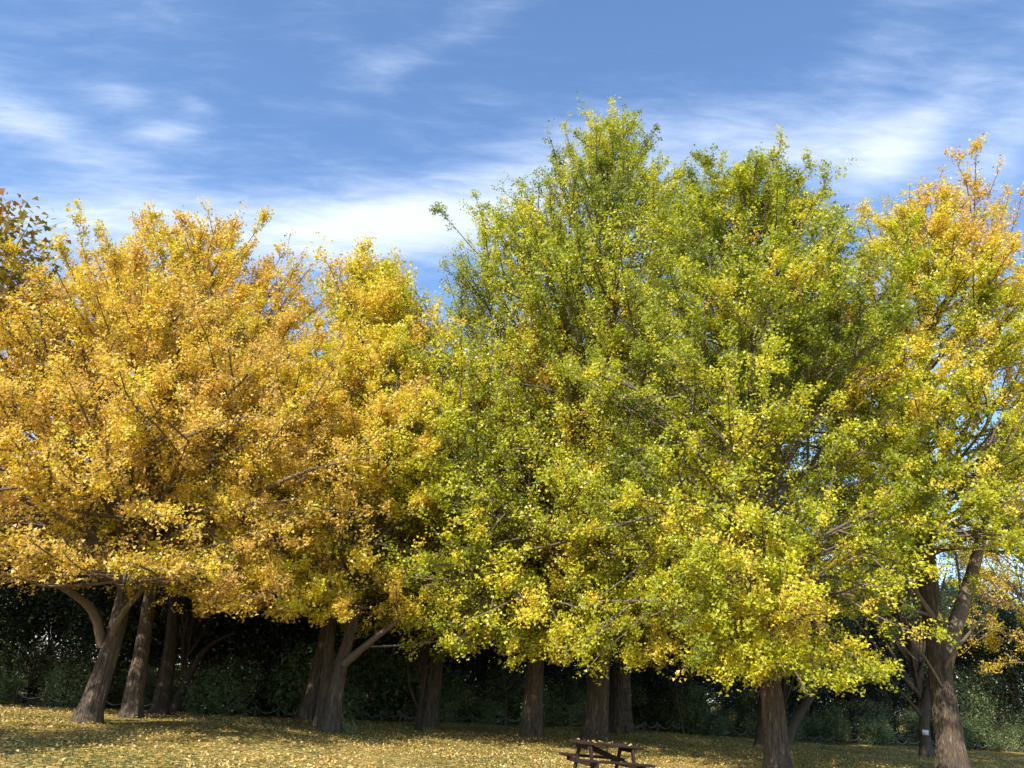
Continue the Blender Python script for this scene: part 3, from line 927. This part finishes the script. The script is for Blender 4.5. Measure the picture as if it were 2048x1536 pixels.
# pruning scar on the dark trunk
q = at_y(1068, 1393, base_F[1] - 0.36) - base_F
a = np.arange(14) * 2 * np.pi / 14
ringv = []
for s_, dy in ((1.0, 0.05), (1.0, -0.02), (0.72, -0.03), (0.66, -0.008)):
    ringv.append(np.stack([q[0] + 0.115 * s_ * np.cos(a), np.full(14, q[1] + dy), q[2] + 0.105 * s_ * np.sin(a)], 1))
ringv.append(np.array([[q[0], q[1] - 0.004, q[2]]]))
v = np.concatenate(ringv)
fq = []
for j in range(3):
    for s_ in range(14):
        fq.append((j * 14 + s_, (j + 1) * 14 + s_, (j + 1) * 14 + (s_ + 1) % 14, j * 14 + (s_ + 1) % 14))
ft = [(42 + s_, 56, 42 + (s_ + 1) % 14) for s_ in range(14)]
obj('branch_scar', mesh_from('branch_scar', v, [np.array(fq), np.array(ft)], True), M['scar'], r_)


# ------------------------------------------------------------------ plane tree at the edge of the picture
def broadleaf(seed, H, blobs, n_leaf, leaf, tint0, wide=1.1, gap=0.5, per=6):
    """leaf clumps spread through several uneven lobes with limbs reaching into them"""
    r = np.random.default_rng(seed)
    B = np.array(blobs, float)            # x y z rx ry rz
    w = (B[:, 3] * B[:, 4] * B[:, 5]) ** 0.8
    nc = n_leaf // per
    i = r.choice(len(B), nc, p=w / w.sum())
    d = norm(r.normal(size=(nc, 3)))
    rad = r.uniform(0.35, 1.0, nc) ** 0.6
    p = B[i, :3] + d * rad[:, None] * B[i, 3:]
    keep = wave(p, seed + 1, 1.6) + 0.7 * wave(p, seed + 2, 0.7) > -gap
    p = p[keep]; i = i[keep]
    p = np.repeat(p, per, 0)
    N = len(p)
    p = p + r.normal(0, leaf * 1.3, (N, 3))
    nrm = norm(r.normal(size=(N, 3)) * 0.8 + np.array([0, 0, 0.5]))
    axis = r.normal(size=(N, 3)) + np.array([0, 0, -0.5])
    tv = tint0 + 0.2 * wave(p, seed + 3, 1.8) + r.normal(0, 0.14, N)
    cm = leaf_mesh('crown', p, nrm, axis, leaf * r.uniform(0.6, 1.2, N), tv, np.clip(r.normal(1, 0.16, N), 0.5, 1.4), wide=wide)
    # limbs into the lobes
    m_ = 26
    k = r.choice(len(B), m_)
    e = B[k, :3] + norm(r.normal(size=(m_, 3))) * B[k, 3:] * 0.8
    z0 = np.minimum(e[:, 2] * r.uniform(0.3, 0.6, m_), H * 0.6)
    p0 = np.stack([np.zeros(m_), np.zeros(m_), z0], 1)
    LB = bezier(p0, p0 * 0.5 + e * 0.5 + r.normal(0, 0.35, (m_, 3)), e, 8)
    lr = (0.02 + 0.012 * np.linalg.norm(e - p0, axis=1))[:, None] * (1 - np.linspace(0, 1, 8)[None]) + 0.008
    t = r.uniform(0.3, 1, m_ * 9)
    b0, tn = sample(np.repeat(LB, 9, 0), t)
    b2 = b0 + norm(tn + r.normal(size=b0.shape) * 0.7) * r.uniform(0.4, 1.6, (len(b0), 1))
    SB = bezier(b0, (b0 + b2) / 2 + r.normal(0, 0.1, b0.shape), b2, 4)
    bv, bf = join([tubes(LB, lr, 6), tubes(SB, np.broadcast_to(np.array([0.014, 0.01, 0.007, 0.003]), (len(SB), 4)), 3)])
    return mesh_from('branches', bv, bf, True), cm


def tree_obj(name, label, base, bm_, cm, tm, mats, group=None, rz=0, sc=1.0):
    root = thing(name, label, 'tree', base, group, rz)
    root.scale = (sc, sc, sc)
    obj('trunk', tm, mats[0], root); obj('branches', bm_, mats[0], root); obj('crown', cm, mats[1], root, 'stuff')
    return root


pb = np.array([-18.3, 21.5, 0.0]); pb[2] = gz(pb[0], pb[1])
lobes = [(0, 0, 9, 3.2, 3.2, 3.4), (0.5, -0.5, 12.5, 2.6, 2.6, 2.6), (2.2, 0, 10.5, 2.6, 2.4, 2.4), (-2, 1, 10, 2.6, 2.6, 2.6), (1.2, 1, 14.0, 1.7, 1.7, 1.6), (2.4, -1, 8, 2.2, 2.2, 2.0)]
bm_, cm = broadleaf(301, 14.5, lobes, 15000, 0.21, 0.5, per=3, gap=0.9)
tm, _, _ = trunk_mesh('trunk', straight(13), [0.34, 0.28, 0.24, 0.2, 0.14, 0.06], sides=24, k=30, seed=9)
tree_obj('plane_tree', 'broad leaved tree with large reddish green lobed leaves rising behind the golden ginkgo', pb, bm_, cm, tm, (M['bark_smooth'], M['plane_leaf']))

# ------------------------------------------------------------------ dark evergreen wood behind the fence
dark = []
for sd in (401, 402, 403):
    r = np.random.default_rng(sd)
    lob = []
    for j in range(11):
        z = r.uniform(1.5, 8.6)
        w_ = 2.9 * math.sqrt(max(0.15, 1 - ((z - 4.6) / 5.4) ** 2))
        a_ = r.uniform(0, 6.28); q_ = r.uniform(0, w_ * 0.75)
        lob.append((q_ * math.cos(a_), q_ * math.sin(a_), z, r.uniform(1.1, 1.9), r.uniform(1.1, 1.9), r.uniform(0.8, 1.4)))
    bm_, cm = broadleaf(sd, 9.5, lob, 32000, 0.15, 0.42, wide=0.6, gap=0.95)
    pth = [np.array([0, 0, -0.1])] + [np.array([0.12 * math.sin(z * 0.7 + sd), 0.1 * math.sin(z + sd), z]) for z in np.linspace(0.8, 8.5, 8)]
    tm, _, _ = trunk_mesh('trunk', pth, [0.19, 0.16, 0.14, 0.12, 0.08, 0.04], sides=14, k=18, seed=sd)
    dark.append((tm, bm_, cm))

rw = np.random.default_rng(77)
border_len = np.concatenate([[0], np.cumsum(np.linalg.norm(np.diff(BP[:, :2], axis=0), axis=1))])
bdir = norm(np.diff(BP[:, :2], axis=0))


def along(s):
    x_ = np.interp(s, border_len, BP[:, 0]); y_ = np.interp(s, border_len, BP[:, 1])
    i = min(max(int(np.searchsorted(border_len, s)) - 1, 0), len(bdir) - 1)
    nx_, ny_ = -bdir[i][1], bdir[i][0]
    return x_, y_, nx_, ny_


LAND = []
for px_, py_, nm_ in ((172, 1449, 'the forked leaning ginkgo trunk'), (318, 1432, 'the dark shaded ginkgo trunk'), (627, 1450, 'the close pair of leaning trunks'),
                      (850, 1455, 'the thin forked sapling'), (1062, 1475, 'the trunk with a round scar'), (1241, 1466, 'the two thickest ginkgo trunks'),
                      (1545, 1490, 'the brown leaning trunk'), (1853, 1512, 'the trunk with a white card'), (2050, 1520, 'the ginkgo with a heavy forked trunk')):
    LAND.append((on_ground(px_, py_), nm_))


def near_to(p):
    return min(LAND, key=lambda q: np.hypot(q[0][0] - p[0] * q[0][1] / p[1], 0.0))[1]


EV_KIND = ('dark evergreen tree by the fence', 'dark second row evergreen tree', 'tall dark evergreen tree deep', 'tallest dark evergreen tree far')
tot_len = border_len[-1]
s_ = 0.5
k = 0
while s_ < tot_len:
    for row, off in enumerate((3.2, 7.0, 11.5, 18.0)):
        x_, y_, nx_, ny_ = along(min(max(s_ + rw.uniform(-1.2, 1.2) + row * 1.6, 0), tot_len))
        o_ = off + rw.uniform(-0.9, 0.9)
        b_ = np.array([x_ + nx_ * o_, y_ + ny_ * o_, 0]); b_[2] = gz(b_[0], b_[1])
        tr_ = dark[k % 3]
        tree_obj('evergreen_tree', EV_KIND[row] + ' behind ' + near_to(b_), b_, tr_[1], tr_[2], tr_[0], (M['bark_dark'], M['dark_leaf']), 'evergreen trees of the wood',
                 rw.uniform(0, 6.28), rw.uniform(0.85, 1.15) * (1 + 0.12 * row + (0.25 if row == 3 else 0)))
        k += 1
    s_ += 4.3

for px_, py_ in ((75, 1396), (20, 1392), (520, 1422), (560, 1424), (885, 1438), (1140, 1448), (1010, 1443), (430, 1416)):
    b_ = on_ground(px_, py_)
    tr_ = dark[k % 3]
    k += 1
    tree_obj('evergreen_tree', 'low dark evergreen filling a gap in the wood behind ' + near_to(b_), b_, tr_[1], tr_[2], tr_[0], (M['bark_dark'], M['dark_leaf']),
             'evergreen trees of the wood', rw.uniform(0, 6.28), rw.uniform(0.62, 0.85))

# shrubs along the fence
shr = []
for sd, tn_, lf in ((501, 0.40, 0.10), (502, 0.55, 0.085), (503, 0.3, 0.12)):
    r = np.random.default_rng(sd)
    lob = [(r.uniform(-0.9, 0.9), r.uniform(-0.6, 0.6), r.uniform(0.35, 1.5), r.uniform(0.5, 0.9), r.uniform(0.5, 0.8), r.uniform(0.4, 0.7)) for _ in range(9)]
    bm_, cm = broadleaf(sd, 1.8, lob, 9000, lf, tn_, wide=0.5 if sd != 502 else 0.3, gap=0.8)
    shr.append((bm_, cm))
s_ = 0.2
k = 0
FRONT = [on_ground(*q) for q in ((262, 1437), (318, 1432), (348, 1428), (610, 1441), (643, 1453), (838, 1463), (861, 1455), (1062, 1475), (1242, 1470), (1520, 1493), (1572, 1492), (1853, 1512))]
SH = ('broad leaved shrub', 'narrow leaved pale shrub', 'dark large leaved shrub')
while s_ < tot_len:
    for row, off in enumerate((0.6, 2.2)):
        x_, y_, nx_, ny_ = along(min(s_ + rw.uniform(-0.4, 0.4) + row * 0.8, tot_len))
        o_ = off + rw.uniform(-0.25, 0.25)
        b_ = np.array([x_ + nx_ * o_, y_ + ny_ * o_, 0]); b_[2] = gz(b_[0], b_[1])
        if rw.uniform() < (0.30, 0.0)[row] or any(row == 0 and abs(b_[0] - q[0] * b_[1] / q[1]) < 1.2 and b_[1] < q[1] + 0.6 for q in FRONT):
            continue
        kd_ = int(rw.integers(3))
        root = thing('shrub', SH[kd_] + (' at the fence behind ', ' deeper in the wood behind ')[row] + near_to(b_), 'shrub', b_, 'shrubs along the chain fence', rw.uniform(0, 6.28))
        q_ = rw.uniform(0.6, 1.3) * (1 + 0.35 * row)
        root.scale = (q_, q_, q_ * rw.uniform(0.75, 1.1))
        w_ = shr[kd_]
        obj('stems', w_[0], M['bark_dark'], root); obj('foliage', w_[1], M['shrub_leaf'], root, 'stuff')
        k += 1
    s_ += 2.3

# ------------------------------------------------------------------ smaller bare-stemmed trees between lawn and wood
def stem_tree(name, label, px, stems, mat, crown=None, sides=18, flare=0.3):
    base = on_ground(*px)
    root = thing(name, label, 'tree', base)
    for j, (pts, rad) in enumerate(stems):
        P = local_path(base, pts)
        if j == 0:
            P = [np.array([0, 0, -0.1])] + [q for q in P if q[2] > 0.1]
            tm, _, _ = trunk_mesh('trunk', P, rad, sides=sides, k=24, seed=int(px[0]) + j, flare=flare, ridge=0.03)
            obj('trunk', tm, M[mat], root)
        else:
            Q = resample(P, 10)[None]
            v_, f_ = tubes(Q, np.interp(np.linspace(0, 1, 10), np.linspace(0, 1, len(rad)), rad)[None], 10)
            obj('limb', mesh_from('limb', v_, f_, True), M[mat], root)
    if crown is not None:
        lob, n_, lf, mt_ = crown
        bm_, cm = broadleaf(int(px[0]), 6, lob, n_, lf, 0.5, wide=0.7, gap=0.6)
        obj('branches', bm_, M[mat], root); obj('crown', cm, mt_, root, 'stuff')
    return root, base


LOB = [(0.3, 0, 4.2, 1.5, 1.5, 1.0), (-0.8, 0.3, 4.8, 1.4, 1.4, 1.0), (0.6, 0.5, 5.6, 1.3, 1.3, 1.0)]
stem_tree('sapling', 'thin dark sapling forking into two stems beside the slim ginkgo trunk', (838, 1463),
          [([(838, 1463), (839, 1430), (842, 1405), (848, 1370), (852, 1320), (858, 1260)], [0.11, 0.09, 0.075, 0.06, 0.045, 0.03]),
           ([(839, 1422), (828, 1398), (818, 1375), (815, 1340), (820, 1290)], [0.07, 0.06, 0.05, 0.035, 0.02])], 'bark_dark', (LOB, 5000, 0.11, M['dark_leaf']))
stem_tree('leaning_tree', 'dark crooked tree leaning away beside the shaded ginkgo trunk', (348, 1428),
          [([(348, 1428), (360, 1390), (380, 1350), (400, 1310), (425, 1285), (470, 1265)], [0.17, 0.14, 0.12, 0.10, 0.08, 0.05]),
           ([(366, 1375), (372, 1330), (368, 1280), (378, 1230)], [0.08, 0.07, 0.05, 0.03])], 'bark_dark', (LOB, 5000, 0.11, M['dark_leaf']))
stem_tree('leaning_tree', 'brown leaning trunk half hidden behind the lime ginkgo trunk', (1572, 1492),
          [([(1572, 1492), (1582, 1455), (1600, 1425), (1622, 1395), (1640, 1350), (1652, 1280)], [0.22, 0.19, 0.17, 0.15, 0.12, 0.08])], 'bark_smooth', (LOB, 5000, 0.11, M['dark_leaf']))
for j, (px_, py_, tx_, ty_, rad_, lab_) in enumerate((
        (1943, 1494, 1936, 1180, 0.09, 'straight bare stem in the wood beside the heavy forked ginkgo trunk'),
        (1978, 1496, 1992, 1120, 0.11, 'tallest bare stem among thin trunks at the edge of the wood'),
        (2006, 1498, 1990, 1160, 0.07, 'thin bare stem crossing a taller one at the edge of the wood'),
        (2034, 1500, 2046, 1130, 0.10, 'bare stem leaning out at the end of the thin trunks'),
        (1010, 1452, 1004, 1330, 0.07, 'pale slim stem in front of the dark wood near the scarred trunk'),
        (1368, 1470, 1352, 1340, 0.06, 'crooked pale stem in the shrubs near the dappled trunk'),
        (598, 1437, 606, 1330, 0.07, 'slim dark stem in the shrubs beside the close pair of trunks'),
        (432, 1430, 452, 1320, 0.08, 'slim leaning stem between the crooked tree and the close trunks'))):
    mx_ = (px_ + tx_) / 2 + (-1) ** j * 5
    my_ = (py_ + ty_) / 2
    stem_tree('thin_tree', lab_, (px_, py_), [([(px_, py_), ((px_ + mx_) / 2, (py_ + my_) / 2), (mx_, my_), ((mx_ + tx_) / 2 - 3, (my_ + ty_) / 2), (tx_, ty_)], [rad_, rad_ * 0.85, rad_ * 0.7, rad_ * 0.5, rad_ * 0.25]),
              ([(mx_, my_), (mx_ + (-1) ** j * 14, my_ - 30), (mx_ + (-1) ** j * 22, my_ - 75)], [rad_ * 0.45, rad_ * 0.3, rad_ * 0.1])], 'bark_smooth', sides=12)
rk, base_K = stem_tree('tagged_tree', 'smooth brown tree forking low with a white card fixed to its trunk', (1853, 1512),
                       [([(1853, 1512), (1849, 1470), (1847, 1430), (1856, 1395), (1864, 1355), (1868, 1300), (1872, 1200)], [0.23, 0.20, 0.19, 0.17, 0.14, 0.11, 0.07]),
                        ([(1848, 1440), (1832, 1418), (1815, 1398), (1790, 1372), (1760, 1330)], [0.10, 0.085, 0.065, 0.05, 0.02])], 'bark_smooth',
                       ([(0.5, 0, 6.5, 2.2, 2.0, 1.4), (-2.0, 0.4, 8.6, 2.6, 2.4, 1.8), (1.2, 0.4, 9.6, 2.6, 2.4, 1.8), (-1.0, 0, 12, 3.0, 2.6, 2.2), (-0.5, 0, 15, 2.4, 2.4, 2.0)], 26000, 0.13, M['shrub_leaf']), flare=0.5)
# the card (lies on the trunk: a thing of its own)
c0 = at_y(1851, 1465, base_K[1] - 0.30)
w_, h_, d_ = 0.14, 0.105, 0.008
X = np.array([(sx_ * w_, sy_ * d_, sz_ * h_) for sz_ in (-1, 1) for sy_ in (-1, 1) for sx_ in (-1, 1)], float)
fc = np.array([(0, 1, 5, 4), (2, 6, 7, 3), (0, 4, 6, 2), (1, 3, 7, 5), (4, 5, 7, 6), (0, 2, 3, 1)])
o = obj('white_card', mesh_from('white_card', X, fc), M['card'])
o.location = [float(v_) for v_ in c0]
o.rotation_euler = (R(4), R(3), R(2))
tag(o, 'small white card fixed to the smooth brown trunk', 'sign')

# ------------------------------------------------------------------ chain fence
froot = thing('chain_fence', 'low fence of short posts joined by sagging pale chain at the foot of the wood', 'fence', along(0.0)[:2] + (0.0,))
f0 = np.array(froot.location)
a = np.arange(8) * 2 * np.pi / 8
pv = np.concatenate([np.stack([0.035 * np.cos(a), 0.035 * np.sin(a), np.full(8, z)], 1) for z in (-0.1, 0.40)] +
                    [np.stack([0.042 * np.cos(a), 0.042 * np.sin(a), np.full(8, z)], 1) for z in (0.40, 0.43)] + [np.array([[0, 0, 0.45]])])
pf = [np.array([(j * 8 + s, j * 8 + (s + 1) % 8, (j + 1) * 8 + (s + 1) % 8, (j + 1) * 8 + s) for j in range(3) for s in range(8)]),
      np.array([(24 + s, 24 + (s + 1) % 8, 32) for s in range(8)])]
post_me = mesh_from('post', pv, pf, False); post_me.materials.append(M['post'])
prev = None
s_ = 6.0
while s_ < tot_len - 6:
    x_, y_, nx_, ny_ = along(s_)
    p_ = np.array([x_ + nx_ * 0.1, y_ + ny_ * 0.1, 0]); p_[2] = gz(p_[0], p_[1]) + rw.uniform(-0.03, 0.02)
    o = obj('post', post_me, None, froot)
    o.location = [float(v_) for v_ in p_ - f0]
    o.rotation_euler = (rw.normal(0, 0.04), rw.normal(0, 0.04), 0)
    if prev is not None:
        a_, b_ = prev + np.array([0, 0, 0.39]), p_ + np.array([0, 0, 0.39])
        t = np.linspace(0, 1, 9)
        Q = a_[None] * (1 - t)[:, None] + b_[None] * t[:, None]
        Q[:, 2] -= rw.uniform(0.17, 0.25) * 4 * t * (1 - t)
        v_, f_ = tubes((Q - f0)[None], np.full((1, 9), 0.010), 5)
        obj('chain', mesh_from('chain', v_, f_, True), M['rope'], froot)
    prev = p_
    s_ += 0.86

# ------------------------------------------------------------------ picnic table
def box_mesh(name, L_, w_, h_, bev=0.006):
    import bmesh
    bm = bmesh.new()
    bmesh.ops.create_cube(bm, size=1.0)
    bmesh.ops.scale(bm, vec=(L_, w_, h_), verts=bm.verts)
    bmesh.ops.bevel(bm, geom=list(bm.edges), offset=bev, segments=1, affect='EDGES')
    me_ = bpy.data.meshes.new(name)
    bm.to_mesh(me_); bm.free()
    return me_


tb = at_y(1210, 1490, 17.1)
tb = np.array([tb[0], tb[1], 0.0]); tb[2] = gz(tb[0], tb[1])
table = thing('picnic_table', 'dark brown weathered wooden picnic table with attached bench seats on the leafy lawn', 'picnic table', tb, None, R(10))
table.rotation_euler = (R(0), R(1.6), R(16))
plank = box_mesh('plank', 1.34, 0.135, 0.042)
for j in range(5):
    o = obj('tabletop_plank', plank, M['wood'], table)
    o.location = (rw.uniform(-0.012, 0.012), (j - 2) * 0.143, 0.70 + rw.uniform(-0.003, 0.003))
    o.rotation_euler = (0, 0, rw.uniform(-0.006, 0.006))
splank = box_mesh('seat_plank', 1.40, 0.125, 0.042)
for sg in (-1, 1):
    for j in range(2):
        o = obj('seat_plank', splank, M['wood'], table)
        o.location = (rw.uniform(-0.015, 0.015), sg * (0.60 + j * 0.135), 0.42)
        o.rotation_euler = (0, 0, rw.uniform(-0.008, 0.008))


def bar(name, a_, b_, w_, h_):
    a_, b_ = Vector(a_), Vector(b_)
    d_ = b_ - a_
    o = obj(name, box_mesh(name, d_.length, w_, h_), M['wood'], table)
    o.location = (a_ + b_) / 2
    o.rotation_euler = d_.to_track_quat('X', 'Z').to_euler()
    return o


for sg in (-1, 1):
    X_ = sg * 0.50
    bar('seat_beam', (X_, -0.80, 0.353), (X_, 0.80, 0.353), 0.045, 0.09)
    bar('top_batten', (X_, -0.34, 0.634), (X_, 0.34, 0.634), 0.045, 0.085)
    for s2 in (-1, 1):
        bar('leg', (X_ - sg * 0.047, s2 * 0.27, 0.672), (X_ - sg * 0.047, s2 * 0.56, -0.03), 0.045, 0.095)
bar('brace', (-0.42, 0.0, 0.655), (0.47, 0.0, 0.37), 0.05, 0.10)

# ivy at the foot of the leaning trunk
bD = on_ground(684, 1466)
r = np.random.default_rng(61)
lob = [(0, 0, 0.12, 0.30, 0.22, 0.16), (-0.12, 0.1, 0.3, 0.15, 0.14, 0.2), (0.2, 0, 0.1, 0.2, 0.2, 0.1)]
bm_, cm = broadleaf(62, 0.4, lob, 900, 0.06, 0.5, gap=1.2)
root = thing('ivy_clump', 'small dark green ivy clump at the foot of the leaning yellow ginkgo', 'ivy', bD)
obj('foliage', cm, M['shrub_leaf'], root, 'stuff')

# leaves that fell on the table
bpy.context.view_layer.update()
mw = np.array(table.matrix_world)
r = np.random.default_rng(88)
N = 46
top = r.uniform(size=N) < 0.55
lx = r.uniform(-0.62, 0.62, N)
ly = np.where(top, r.uniform(-0.33, 0.33, N), np.sign(r.uniform(-1, 1, N)) * r.uniform(0.55, 0.78, N))
lz = np.where(top, 0.728, 0.447)
pos = (np.stack([lx, ly, lz, np.ones(N)], 1) @ mw.T)[:, :3]
nrm = norm(np.stack([r.normal(0, 0.25, N), r.normal(0, 0.25, N), np.ones(N)], 1))
me = leaf_mesh('table_leaves', pos, nrm, norm(r.normal(size=(N, 3))), 0.06 * r.uniform(0.7, 1.2, N), np.clip(r.normal(0.6, 0.25, N), 0, 1), np.ones(N))
o = obj('fallen_leaves', me, M['fallen_leaf'], None, 'stuff')
tag(o, 'few yellow leaves lying on the picnic table', 'leaves')
